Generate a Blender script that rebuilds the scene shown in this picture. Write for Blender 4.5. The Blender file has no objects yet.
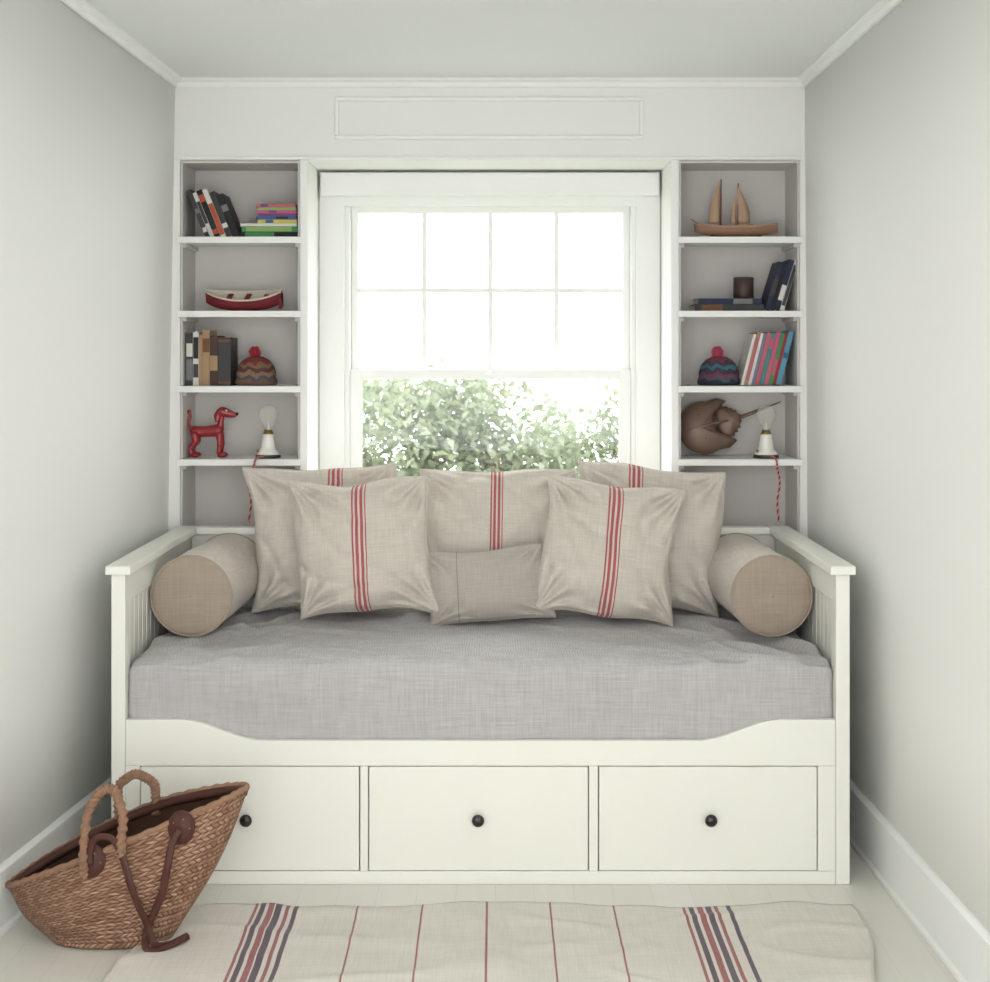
import bpy, bmesh, math, random
from mathutils import Vector, Matrix, noise
random.seed(7)
scene = bpy.context.scene
COL = scene.collection

# ------------------------------------------------------------------ materials
def lin(c):
    return tuple(((v/255)/12.92 if v/255 <= 0.04045 else ((v/255+0.055)/1.055)**2.4) for v in c)+(1.0,)

class NT:
    def __init__(s, name):
        s.m = bpy.data.materials.new(name); s.m.use_nodes = True
        s.t = s.m.node_tree; s.n = s.t.nodes; s.l = s.t.links
        s.b = s.n['Principled BSDF']; s.out = s.n['Material Output']
    def new(s, typ, **kw):
        nd = s.n.new(typ)
        for k, v in kw.items(): setattr(nd, k, v)
        return nd
    def setin(s, sock, v):
        if isinstance(v, bpy.types.NodeSocket): s.l.new(v, sock)
        elif v is not None: sock.default_value = v
    def math(s, op, a, b=None, c=None):
        nd = s.new('ShaderNodeMath', operation=op)
        s.setin(nd.inputs[0], a)
        if b is not None: s.setin(nd.inputs[1], b)
        if c is not None: s.setin(nd.inputs[2], c)
        return nd.outputs[0]
    def mix(s, f, a, b, blend='MIX'):
        nd = s.new('ShaderNodeMix', data_type='RGBA', blend_type=blend)
        s.setin(nd.inputs[0], f); s.setin(nd.inputs[6], a); s.setin(nd.inputs[7], b)
        return nd.outputs[2]
    def noise(s, scale, detail=3, vec=None, rough=0.5):
        nd = s.new('ShaderNodeTexNoise'); nd.inputs['Scale'].default_value = scale
        nd.inputs['Detail'].default_value = detail; nd.inputs['Roughness'].default_value = rough
        if vec is not None: s.l.new(vec, nd.inputs['Vector'])
        return nd.outputs[0]
    def coord(s, which='Object'):
        return s.new('ShaderNodeTexCoord').outputs[which]
    def sep(s, v):
        nd = s.new('ShaderNodeSeparateXYZ'); s.l.new(v, nd.inputs[0]); return nd.outputs
    def bump(s, h, strength, dist=0.002):
        nd = s.new('ShaderNodeBump'); nd.inputs['Strength'].default_value = strength
        nd.inputs['Distance'].default_value = dist
        s.l.new(h, nd.inputs['Height']); s.l.new(nd.outputs[0], s.b.inputs['Normal'])
    def ramp(s, f, lo, hi):
        nd = s.new('ShaderNodeMapRange'); s.setin(nd.inputs[0], f)
        nd.inputs[1].default_value = lo; nd.inputs[2].default_value = hi
        return nd.outputs[0]

def paint(name, c, rough=0.5, var=0.03, nscale=3, bump=0.05, bscale=120, metallic=0, spec=0.3):
    t = NT(name); co = t.coord()
    c1 = lin(c); c2 = lin([max(0, v*(1-var*2)) for v in c])
    t.setin(t.b.inputs['Base Color'], t.mix(t.noise(nscale, 4, co), c1, c2))
    t.b.inputs['Roughness'].default_value = rough
    t.b.inputs['Metallic'].default_value = metallic
    t.b.inputs['Specular IOR Level'].default_value = spec
    if bump: t.bump(t.noise(bscale, 3, co), bump)
    return t.m

def linen(name, c, dark, axes='xz', stripes=(), stripe_col=(172, 40, 60), weave=900, stripe2=(), stripe2_col=(60, 45, 70), bump=0.25, rough=0.95, wamp=0.14):
    t = NT(name); co = t.coord(); x, y, z = t.sep(co)
    a = {'x': x, 'y': y, 'z': z}[axes[0]]; b = {'x': x, 'y': y, 'z': z}[axes[1]]
    wa = t.math('SINE', t.math('MULTIPLY', a, weave)); wb = t.math('SINE', t.math('MULTIPLY', b, weave))
    mp = t.new('ShaderNodeMapping'); t.l.new(co, mp.inputs[0])
    mp.inputs['Scale'].default_value = (260, 40, 12)
    mp2 = t.new('ShaderNodeMapping'); t.l.new(co, mp2.inputs[0])
    mp2.inputs['Scale'].default_value = (12, 40, 260) if axes == 'xz' else (12, 260, 40)
    if axes == 'xy': mp.inputs['Scale'].default_value = (260, 12, 40)
    n1 = t.noise(1, 2, mp.outputs[0]); n2 = t.noise(1, 2, mp2.outputs[0])
    w = t.math('MULTIPLY_ADD', t.math('MULTIPLY', wa, wb), wamp, t.math('MULTIPLY', t.math('ADD', n1, n2), 0.5))
    w = t.ramp(w, 0.2, 0.8)
    col = t.mix(w, lin(dark), lin(c))
    big = t.noise(6, 3, co)
    col = t.mix(t.math('MULTIPLY', big, 0.18), col, lin(dark))
    def smask(lst):
        m = None
        for cc, wd in lst:
            q = t.math('COMPARE', a, cc, wd/2)
            m = q if m is None else t.math('MAXIMUM', m, q)
        return m
    if stripes:
        m = smask(stripes); col = t.mix(t.math('MULTIPLY', m, t.math('MULTIPLY_ADD', w, 0.2, 0.72)), col, lin(stripe_col))
    if stripe2:
        m = smask(stripe2); col = t.mix(t.math('MULTIPLY', m, 0.88), col, lin(stripe2_col))
    t.setin(t.b.inputs['Base Color'], col)
    t.b.inputs['Roughness'].default_value = rough
    t.b.inputs['Specular IOR Level'].default_value = 0.1
    t.b.inputs['Sheen Weight'].default_value = 0.15
    t.bump(w, bump, 0.001)
    return t.m

M = {}
M['wall'] = paint('plaster_white', (240, 240, 236), 0.75, 0.008, 1.5, 0.06, 60)
M['ceil'] = paint('ceiling_white', (235, 237, 235), 0.8, 0.005, 2, 0.04, 60)
M['trim'] = paint('trim_white', (243, 244, 241), 0.4, 0.005, 4, 0.02, 90)
M['case'] = paint('bookcase_back_grey', (211, 207, 203), 0.6, 0.01, 3, 0.03, 60)
M['bed'] = paint('bed_white_paint', (241, 241, 232), 0.32, 0.005, 4, 0.015, 80, spec=0.45)
M['knob'] = paint('knob_black', (38, 34, 32), 0.3, 0.05, 10, 0, 10, spec=0.6)
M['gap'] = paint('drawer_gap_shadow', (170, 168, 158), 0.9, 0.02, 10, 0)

def floor_mat():
    t = NT('painted_floorboards'); co = t.coord(); x, y, z = t.sep(co)
    f = t.math('FRACT', t.math('MULTIPLY', x, 1/0.11))
    gap = t.math('LESS_THAN', f, 0.015)
    idx = t.math('FLOOR', t.math('MULTIPLY', x, 1/0.11))
    wn = t.new('ShaderNodeTexWhiteNoise', noise_dimensions='1D'); t.l.new(idx, wn.inputs['W'])
    mp = t.new('ShaderNodeMapping'); t.l.new(co, mp.inputs[0]); mp.inputs['Scale'].default_value = (40, 2, 1)
    g = t.noise(1, 4, mp.outputs[0])
    col = t.mix(wn.outputs[0], lin((232, 230, 222)), lin((228, 226, 216)))
    col = t.mix(t.math('MULTIPLY', g, 0.2), col, lin((205, 201, 190)))
    col = t.mix(t.math('MULTIPLY', gap, 0.2), col, lin((150, 145, 134)))
    t.setin(t.b.inputs['Base Color'], col); t.b.inputs['Roughness'].default_value = 0.38
    t.bump(g, 0.1, 0.002)
    return t.m
M['floor'] = floor_mat()

def glass_mat(name, tr=0.93, milk=0.0, k=.5):
    t = NT(name); t.n.remove(t.b)
    a = t.new('ShaderNodeBsdfTransparent'); g = t.new('ShaderNodeBsdfGlossy'); g.inputs['Roughness'].default_value = 0.03
    lw = t.new('ShaderNodeLayerWeight'); lw.inputs['Blend'].default_value = 0.3
    f = t.math('MULTIPLY_ADD', t.math('POWER', lw.outputs['Facing'], 2.5), k, 0.03)
    mx = t.new('ShaderNodeMixShader'); t.l.new(f, mx.inputs[0])
    a.inputs['Color'].default_value = (tr, tr, tr, 1)
    t.l.new(a.outputs[0], mx.inputs[1]); t.l.new(g.outputs[0], mx.inputs[2]); o = mx.outputs[0]
    if milk:
        d = t.new('ShaderNodeBsdfDiffuse'); d.inputs[0].default_value = (.9, .9, .84, 1)
        m2 = t.new('ShaderNodeMixShader'); m2.inputs[0].default_value = milk
        t.l.new(o, m2.inputs[1]); t.l.new(d.outputs[0], m2.inputs[2]); o = m2.outputs[0]
    t.l.new(o, t.out.inputs[0])
    return t.m
M['pane'] = glass_mat('window_glass', 0.98, 0, .1)
M['bulb'] = glass_mat('bulb_glass', 0.95, .26, .5)

# ------------------------------------------------------------------ mesh builder
class B:
    def __init__(s, name, origin=(0, 0, 0), parent=None):
        s.name = name; s.o = Vector(origin); s.v = []; s.f = []; s.mi = []; s.sm = []; s.uv = []; s.mats = []; s.parent = parent
    def mat(s, m):
        m = M[m] if isinstance(m, str) else m
        if m not in s.mats: s.mats.append(m)
        return s.mats.index(m)
    def add(s, vs, fs, m, smooth=False, T=None, uvs=None):
        k = len(s.v); i = s.mat(m)
        for p in vs:
            p = Vector(p); s.v.append(T @ p if T is not None else p)
        for j, f in enumerate(fs):
            s.f.append([k+q for q in f]); s.mi.append(i); s.sm.append(smooth)
            s.uv.append(uvs[j] if uvs else None)
    def box(s, x0, x1, y0, y1, z0, z1, m, T=None):
        vs = [(x0, y0, z0), (x1, y0, z0), (x1, y1, z0), (x0, y1, z0), (x0, y0, z1), (x1, y0, z1), (x1, y1, z1), (x0, y1, z1)]
        fs = [(0, 3, 2, 1), (4, 5, 6, 7), (0, 1, 5, 4), (1, 2, 6, 5), (2, 3, 7, 6), (3, 0, 4, 7)]
        s.add(vs, fs, m, False, T)
    def loft(s, rings, m, closed=True, caps=True, smooth=True, T=None, uv=False):
        n = len(rings[0]); vs = [p for r in rings for p in r]; fs = []; uvs = []
        for i in range(len(rings)-1):
            for j in range(n if closed else n-1):
                j2 = (j+1) % n
                fs.append((i*n+j, i*n+j2, (i+1)*n+j2, (i+1)*n+j))
                if uv:
                    u0, u1 = j/n, (j+1)/n; v0, v1 = i/(len(rings)-1), (i+1)/(len(rings)-1)
                    uvs.append([(u0, v0), (u1, v0), (u1, v1), (u0, v1)])
        if caps:
            fs.append(tuple(range(n))[::-1]); fs.append(tuple((len(rings)-1)*n+j for j in range(n)))
            if uv: uvs += [None, None]
        s.add(vs, fs, m, smooth, T, uvs if uv else None)
    def lathe(s, prof, m, loc=(0, 0, 0), seg=28, T=None, sx=1, sy=1):
        rings = [[(loc[0]+r*sx*math.cos(2*math.pi*j/seg), loc[1]+r*sy*math.sin(2*math.pi*j/seg), loc[2]+z) for j in range(seg)] for r, z in prof]
        s.loft(rings, m, T=T)
    def ball(s, c, r, m, seg=20, T=None):
        rx, ry, rz = r if hasattr(r, '__len__') else (r, r, r); n = seg//2+2
        rings = []
        for i in range(n+1):
            a = -math.pi/2+math.pi*i/n; q = max(math.cos(a), 1e-3)
            rings.append([(c[0]+rx*q*math.cos(2*math.pi*j/seg), c[1]+ry*q*math.sin(2*math.pi*j/seg), c[2]+rz*math.sin(a)) for j in range(seg)])
        s.loft(rings, m, T=T)
    def tube(s, pts, rad, m, seg=12, flat=1.0, smooth_n=0, T=None, up=(0, 1, 0)):
        pts = [Vector(p) for p in pts]
        if not hasattr(rad, '__len__'): rad = [rad]*len(pts)
        if smooth_n: pts, rad = catmull(pts, rad, smooth_n)
        rings = []; up = Vector(up)
        for i, p in enumerate(pts):
            d = (pts[min(i+1, len(pts)-1)]-pts[max(i-1, 0)]).normalized()
            u = up-d*up.dot(d)
            if u.length < 1e-3: u = Vector((1, 0, 0))-d*d.x
            u.normalize(); w = d.cross(u)
            rings.append([p+w*math.cos(2*math.pi*j/seg)*rad[i]+u*math.sin(2*math.pi*j/seg)*rad[i]*flat for j in range(seg)])
            up = u if up.dot(u) > 0.2 else up
        s.loft(rings, m, T=T)
    def prism(s, poly, y0, y1, m, T=None, smooth=False):
        s.loft([[(x, y0, z) for x, z in poly], [(x, y1, z) for x, z in poly]], m, smooth=smooth, T=T)
    def done(s, bevel=0, bseg=2, merge=False):
        me = bpy.data.meshes.new(s.name)
        me.from_pydata([tuple(p-s.o) for p in s.v], [], s.f)
        for m in s.mats: me.materials.append(m)
        me.polygons.foreach_set('material_index', s.mi); me.polygons.foreach_set('use_smooth', s.sm)
        if any(u for u in s.uv):
            L = me.uv_layers.new(name='UVMap')
            for p, u in zip(me.polygons, s.uv):
                if u:
                    for li, q in zip(p.loop_indices, u): L.data[li].uv = q
        bm = bmesh.new(); bm.from_mesh(me)
        if merge: bmesh.ops.remove_doubles(bm, verts=bm.verts, dist=1e-5)
        bmesh.ops.recalc_face_normals(bm, faces=bm.faces); bm.to_mesh(me); bm.free()
        ob = bpy.data.objects.new(s.name, me); COL.objects.link(ob); ob.location = s.o
        if bevel:
            md = ob.modifiers.new('bevel', 'BEVEL'); md.width = bevel; md.segments = bseg
            md.limit_method = 'ANGLE'; md.angle_limit = math.radians(40); md.harden_normals = False
        if s.parent:
            ob.parent = s.parent; ob.matrix_parent_inverse = Matrix.Translation(-s.parent.location)
        return ob

def catmull(pts, rad, n):
    P = [pts[0]*2-pts[1]]+pts+[pts[-1]*2-pts[-2]]; out = []; ro = []
    for i in range(1, len(P)-2):
        for k in range(n):
            t = k/n; a, b, c, d = P[i-1], P[i], P[i+1], P[i+2]
            out.append(0.5*((2*b)+(c-a)*t+(2*a-5*b+4*c-d)*t*t+(3*b-a-3*c+d)*t**3))
            ro.append(rad[i-1]*(1-t)+rad[i]*t)
    out.append(pts[-1]); ro.append(rad[-1]); return out, ro

def empty(name, loc):
    e = bpy.data.objects.new(name, None); e.location = loc; e.empty_display_size = 0.1; COL.objects.link(e); return e

# ------------------------------------------------------------------ room shell
YB = 4.85           # face of the built-ins
YE = 0.1            # where the alcove opens to the rest of the house (behind the view)
ZC = 2.475
def xl(y, z):
    t = (YB-y)/1.25; top = -1.12-0.025*t; bot = -1.158-0.145*t
    return bot+(top-bot)*z/ZC
def xr(y, z):
    t = (YB-y)/1.25; top = 1.084-0.012*t; bot = 1.10+0.032*t
    return bot+(top-bot)*z/ZC
def side_wall(name, fx, sgn):
    b = B(name)
    ys = [5.30, 4.85, 4.4, 4.0, 3.6, 3.3, 3.0, YE]; zs = [0, .6, 1.2, 1.8, ZC+0.02]
    n = len(zs); vs = []; fs = []
    for y in ys:
        yy = max(y, 3.0)
        for z in zs: vs.append((fx(yy, z), y, z))
    k = len(vs)
    for y in ys:
        for z in zs: vs.append((sgn*1.55, y, z))
    for off in (0, k):
        for i in range(len(ys)-1):
            for j in range(n-1):
                a = off+i*n+j; fs.append((a, a+1, a+n+1, a+n))
    for i in range(len(ys)-1):
        a = i*n; fs.append((a, a+n, k+a+n, k+a)); a = i*n+n-1; fs.append((a, a+n, k+a+n, k+a))
    for j in range(n-1):
        for a in (j, (len(ys)-1)*n+j): fs.append((a, a+1, k+a+1, k+a))
    b.add(vs, fs, 'wall', True)
    return b.done()
wl = side_wall('wall_left', xl, -1); wr = side_wall('wall_right', xr, 1)
b = B('floor', (0, 2.3, -0.05)); b.box(-1.55, 1.55, YE-1, 5.4, -0.1, 0, 'floor'); b.done()
b = B('ceiling', (0, 2.3, 2.5)); b.box(-1.55, 1.55, YE, 5.4, ZC, ZC+0.15, 'ceil'); b.done()

BL0, BL1, BR0, BR1 = -1.103, -0.683, 0.644, 1.068   # bookcase openings
AL, AR = -0.655, 0.616                              # window alcove
ZT = 2.19
WX0, WX1, WZ0, WZ1 = -0.56, 0.526, 0.90, 2.09       # window unit opening
b = B('wall_back', (0, 5.05, 0))
b.box(-1.5, 1.5, YB, 5.30, ZT, ZC+.02, 'wall')
b.box(-1.5, BL0, YB, 5.30, 0, ZT, 'wall'); b.box(BR1, 1.5, YB, 5.30, 0, ZT, 'wall')
b.box(BL1, AL, YB, 5.17, 0, ZT, 'wall'); b.box(AR, BR0, YB, 5.17, 0, ZT, 'wall')
b.box(BL0, BL1, 5.17, 5.30, 0, ZT, 'wall'); b.box(BR0, BR1, 5.17, 5.30, 0, ZT, 'wall')
b.box(BL1, WX0, 5.17, 5.30, 0, ZT, 'wall'); b.box(WX1, BR0, 5.17, 5.30, 0, ZT, 'wall')
b.box(WX0, WX1, 5.17, 5.30, WZ1, ZT, 'wall'); b.box(AL, AR, 4.90, 5.30, 0, WZ0-0.03, 'wall')
b.done()
b = B('trim_1', (0, YB, 2.33))
def rect_frame(b, x0, x1, z0, z1, w, y0, y1, m):
    b.box(x0, x1, y0, y1, z1-w, z1, m); b.box(x0, x1, y0, y1, z0, z0+w, m)
    b.box(x0, x0+w, y0, y1, z0+w, z1-w, m); b.box(x1-w, x1, y0, y1, z0+w, z1-w, m)
rect_frame(b, -0.56, 0.52, 2.262, 2.41, 0.014, YB-0.010, YB, 'trim')
b.done(0.003)
b = B('trim_2', (0, YB, 2.2))
b.box(xl(YB, 2.2)+.002, xr(YB, 2.2)-.002, YB-0.008, YB, ZT+0.001, ZT+0.012, 'trim')
b.box(AL-0.026, AL-0.001, YB-0.008, YB, .93, ZT, 'trim'); b.box(AR+0.001, AR+0.026, YB-0.008, YB, .93, ZT, 'trim')
b.done(0.002)
b = B('trim_3', (0, YB, ZC))
prof = [(0, 0), (0.028, 0), (0.026, -0.008), (0.012, -0.014), (0.008, -0.028), (0, -0.030)]
b.loft([[(x, YB-p, ZC+q-.0005) for p, q in prof] for x in (xl(YB, ZC), xr(YB, ZC))], 'trim', smooth=False)
b.done()
for nm, fx, sg in (('trim_4', xl, 1), ('trim_5', xr, -1)):
    b = B(nm, (fx(4, ZC), 4, ZC))
    b.loft([[(fx(max(y, 3), ZC)+sg*p, y, ZC+q-.0005) for p, q in prof] for y in (YB-.001, 4.2, 3.6, 3.0, YE)], 'trim', smooth=False)
    b.done()
bp = [(0, 0), (0.022, 0), (0.022, 0.012), (0.015, 0.02), (0.015, 0.160), (0.019, 0.164), (0.019, 0.174), (0.008, 0.182), (0, 0.184)]
for nm, fx, sg in (('baseboard_left', xl, 1), ('baseboard_right', xr, -1)):
    b = B(nm, (fx(4, 0), 4, 0))
    b.loft([[(fx(max(y, 3), q)+sg*(p-.001), y, q+.0005) for p, q in bp] for y in (YB, 4.4, 4.0, 3.6, 3.3, 3.0, YE)], 'trim', smooth=False)
    b.done()

# ------------------------------------------------------------------ built in bookcases
SH = [1.921, 1.662, 1.399, 1.143]
for nm, x0, x1 in (('built_in_bookcase', BL0, BL1), ('built_in_bookcase', BR0, BR1)):
    b = B(nm, ((x0+x1)/2, 4.95, 0)); e = 0.001
    b.box(x0+e, x1-e, 5.06, 5.08, 0, ZT-e, 'case')
    b.box(x0+e, x0+.008, YB+.004, 5.06, 0, ZT-e, 'case'); b.box(x1-.008, x1-e, YB+.004, 5.06, 0, ZT-e, 'case')
    b.box(x0+.008, x1-.008, YB+.004, 5.06, ZT-.010, ZT-e, 'case')
    for z in SH+[0.86, 0.45]:
        b.box(x0+.009, x1-.009, YB+.001, 5.059, z-0.020, z, 'trim')
        if z > 1: b.box(x0-.006, x1+.006, YB-0.016, YB-.0005, z-0.022, z, 'trim')
    for z in SH:
        for xx in (x0+.008, x1-.020): b.box(xx, xx+.012, YB+.01, 5.059, z-0.036, z-.0205, 'case')
    b.done(0.0015)

# ------------------------------------------------------------------ window
b = B('window_1', (0, 5.2, 1.5))
b.box(AL+.002, WX0, 5.145, 5.169, WZ0, ZT-.002, 'trim'); b.box(WX1, AR-.002, 5.145, 5.169, WZ0, ZT-.002, 'trim')
b.box(AL+.012, AR-.012, 5.10, 5.144, 2.095, 2.178, 'trim')          # blind pelmet
b.box(WX0, WX1, 5.145, 5.169, 2.06, ZT-.002, 'trim')
b.box(AL+.002, AR-.002, 4.91, 5.169, WZ0-.028, WZ0, 'trim')         # stool
b.box(WX0, WX0+.018, 5.17, 5.27, WZ0, 2.085, 'trim'); b.box(WX1-.018, WX1, 5.17, 5.27, WZ0, 2.085, 'trim')
b.box(WX0, WX1, 5.17, 5.27, 2.072, 2.089, 'trim')
def sash(x0, x1, z0, z1, y0, y1, sw, top, bot):
    b.box(x0, x0+sw, y0, y1, z0, z1, 'trim'); b.box(x1-sw, x1, y0, y1, z0, z1, 'trim')
    b.box(x0+sw, x1-sw, y0, y1, z1-top, z1, 'trim'); b.box(x0+sw, x1-sw, y0, y1, z0, z0+bot, 'trim')
sash(WX0+.019, WX1-.019, WZ0+.001, 1.452, 5.175, 5.205, 0.042, 0.036, 0.07)
sash(WX0+.019, WX1-.019, 1.425, 2.071, 5.215, 5.245, 0.026, 0.030, 0.034)
gx0, gx1 = WX0+.045, WX1-.045
for i in (1, 2, 3):
    x = gx0+(gx1-gx0)*i/4; b.box(x-.0085, x+.0085, 5.224, 5.238, 1.459, 2.041, 'trim')
b.box(gx0, gx1, 5.2245, 5.2375, 1.7415, 1.7585, 'trim')
b.box(gx0, gx1, 5.229, 5.231, 1.459, 2.041, 'pane'); b.box(WX0+.061, WX1-.061, 5.189, 5.191, .97, 1.416, 'pane')
b.ball((-.02, 5.168, 1.44), (.014, .012, .008), 'trim')              # sash lock
b.done(0.002)

# ------------------------------------------------------------------ garden outside
def leafmat(name, c):
    t = NT(name); co = t.coord()
    t.setin(t.b.inputs['Base Color'], t.mix(t.noise(3, 3, co), lin(c), lin([v*.85 for v in c])))
    t.b.inputs['Roughness'].default_value = 0.7
    tr = t.new('ShaderNodeBsdfTranslucent'); tr.inputs[0].default_value = lin((146, 160, 122))
    mx = t.new('ShaderNodeMixShader'); mx.inputs[0].default_value = 0.3
    t.l.new(t.b.outputs[0], mx.inputs[1]); t.l.new(tr.outputs[0], mx.inputs[2]); t.l.new(mx.outputs[0], t.out.inputs[0])
    return t.m
M['leaf'] = leafmat('leaf_green', (138, 150, 122)); M['leaf2'] = leafmat('leaf_pale', (164, 174, 150))
M['bark'] = paint('bark', (160, 152, 142), 0.9, 0.1, 8, 0.3, 30)
M['lawn'] = paint('lawn', (120, 138, 100), 0.95, 0.1, 2, 0.3, 30)
b = B('garden_lawn', (0, 14, -3)); b.box(-12, 12, 5.6, 26, -3.1, -3.0, 'lawn'); b.done()
def tree(name, base, blobs, nleaf):
    b = B(name, base); bx = Vector(base)
    for c, r in blobs:
        c = Vector(c)
        b.tube([bx, bx.lerp(c, .5)+Vector((.1, 0, .2)), c], [.07, .04, .012], 'bark', 8, smooth_n=4)
    tot = sum(r[0]*r[2] for c, r in blobs)
    for c, r in blobs:
        for i in range(int(nleaf*r[0]*r[2]/tot)):
            d = Vector((random.gauss(0, 1), random.gauss(0, 1), random.gauss(0, 1))).normalized()*random.random()**.45
            p = Vector(c)+Vector((d.x*r[0], d.y*r[1], d.z*r[2]))
            if noise.noise(p*2.6) < -.2 and random.random() < .7: continue
            R = Matrix.Rotation(random.uniform(0, 6.28), 4, 'Z')@Matrix.Rotation(random.uniform(-1.2, 1.2), 4, 'X')@Matrix.Rotation(random.uniform(-1, 1), 4, 'Y')
            L = random.uniform(.045, .09); W = L*.28
            T = Matrix.Translation(p)@R
            b.add([(0, 0, 0), (W, L*.4, .01), (0, L, 0), (-W, L*.4, .01)], [(0, 1, 2, 3)], 'leaf' if random.random() < .6 else 'leaf2', True, T)
    b.done()
tree('garden_tree', (-0.3, 8.6, -2.98), [((-.75, 8.4, .82), (.75, .6, .57)), ((-.05, 8.6, .88), (.60, .5, .52)), ((-.45, 8.9, 1.18), (.55, .4, .26)), ((.30, 8.7, .45), (.5, .5, .55)), ((-1.3, 8.5, .6), (.6, .5, .75)), ((-.3, 8.5, -.3), (1.1, .6, .7))], 21000)
tree('garden_tree', (1.3, 9.2, -2.98), [((1.08, 9.0, 1.08), (.42, .4, .44)), ((1.2, 9.0, .2), (.7, .5, .7)), ((.65, 9.1, .1), (.6, .5, .6)), ((.55, 9.4, .80), (.42, .3, .34))], 9000)

# ------------------------------------------------------------------ daybed
bed = empty('daybed', (-0.041, 4.39, 0))
P0, P1 = -1.095, 1.0125            # outer width
b = B('frame', (0, 4.4, 0), bed)
F = 3.95; BK = 4.845
for x0 in (P0, P1-.040):
    b.box(x0, x0+.040, F, F+.055, 0, .885, 'bed'); b.box(x0, x0+.040, BK-.055, BK-.001, 0, .885, 'bed')
for side in (0, 1):
    s0 = P0-.012 if side == 0 else P1-.060
    b.box(s0, s0+.072, F-.02, BK-.002, .886, .911, 'bed')
    a0 = P0+.003 if side == 0 else P1-.037
    b.box(a0, a0+.034, F+.056, BK-.056, .80, .885, 'bed'); b.box(a0, a0+.034, F+.056, BK-.056, .10, .40, 'bed')
    c0 = P0+.010 if side == 0 else P1-.026
    y = F+.056; nb = 16; w = (BK-.056-y)/nb
    for i in range(nb):
        b.box(c0, c0+.016, y+i*w+.0015, y+(i+1)*w-.0015, .40, .80, 'bed')
    b.box(c0+.004, c0+.012, y, BK-.056, .40, .80, 'bed')
b.box(P0+.061, P1-.061, BK-.055, BK-.002, .886, .911, 'bed')
b.box(P0+.041, P1-.041, BK-.038, BK-.006, .80, .885, 'bed')
b.box(P0+.041, P1-.041, BK-.026, BK-.016, .10, .80, 'bed')
nb = 40; w = (P1-P0-.082)/nb
for i in range(nb): b.box(P0+.041+i*w+.0015, P0+.041+(i+1)*w-.0015, BK-.032, BK-.0265, .40, .80, 'bed')
xa, xb = P0+.0405, P1-.0405
poly = [(xa, .338), (xb, .338), (xb, .470)]
def scoop(t):
    return .470-.060*(3*t*t-2*t**3)
N = 14
xs0, xs1 = -.90, -.66
right = [(-.082-(xs0+(xs1-xs0)*i/N), scoop(i/N)) for i in range(N+1)]
left = [(xs0+(xs1-xs0)*i/N, scoop(i/N)) for i in range(N+1)]
poly += right+left[::-1]+[(xa, .470)]
b.prism(poly, F+.001, F+.022, 'bed')
b.box(xa, xb, F+.001, F+.022, 0.0, .038, 'bed')
DR = [(-1.010, -.388), (-.359, .265), (.297, .918)]
edges = [xa]+[v for d in DR for v in d]+[xb]
for i in range(0, len(edges), 2):
    b.box(edges[i]+(.003 if i else 0), edges[i+1]-(.003 if i < len(edges)-2 else 0), F+.001, F+.022, .0381, .3379, 'bed')
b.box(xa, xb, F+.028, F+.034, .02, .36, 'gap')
b.box(xa, xb, F+.050, BK-.06, .355, .372, 'bed')   # slat base
b.done(0.003)
for i, (x0, x1) in enumerate(DR):
    d = B('drawer_%d' % (i+1), ((x0+x1)/2, F, .19), bed)
    d.box(x0, x1, F-.001, F+.026, .0405, .336, 'bed')
    d.done(0.0025)
    k = B('knob_%d' % (i+1), ((-.707, -.048, .613)[i], F, .19), bed)
    prof = [(.001, 0), (.008, 0), (.007, .010), (.011, .014), (.0165, .018), (.018, .023), (.015, .029), (.008, .032), (.001, .033)]
    T = Matrix.Translation(((-.707, -.048, .613)[i], F-.001, .19))@Matrix.Rotation(math.radians(90), 4, 'X')
    k.lathe(prof, 'knob', seg=24, T=T); k.done()

# mattress with linen cover
M['sheet'] = linen('mattress_linen_check', (205, 204, 205), (164, 160, 158), 'xz', weave=820, bump=0.25, wamp=.18)
b = B('mattress', (-.04, 4.38, .5), bed)
mx0, mx1, my0, my1, mz0, mz1 = -1.0545, .972, 3.974, 4.785, .373, .642
def section(t, r=.040):
    pts = []; n = 6
    def arc(cy, cz, a0, a1, rr):
        return [(cy+rr*math.cos(a0+(a1-a0)*i/n), cz+rr*math.sin(a0+(a1-a0)*i/n)) for i in range(n+1)]
    pts += [(my0+(my1-my0)*i/10, mz0) for i in range(1, 10)][::-1]
    pts += arc(my0+.02, mz0+.02, -math.pi/2, -math.pi, .02)
    pts += [(my0, mz0+.02+(mz1-mz0-r-.02)*i/8) for i in range(1, 8)]
    pts += arc(my0+r, mz1-r, math.pi, math.pi/2, r)
    pts += [(my0+r+(my1-my0-2*r)*i/60, mz1) for i in range(1, 60)]
    pts += arc(my1-r, mz1-r, math.pi/2, 0, r)
    pts += arc(my1-.02, mz0+.02, 0, -math.pi/2, .02)
    return pts
rings = []; NX = 260
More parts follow.
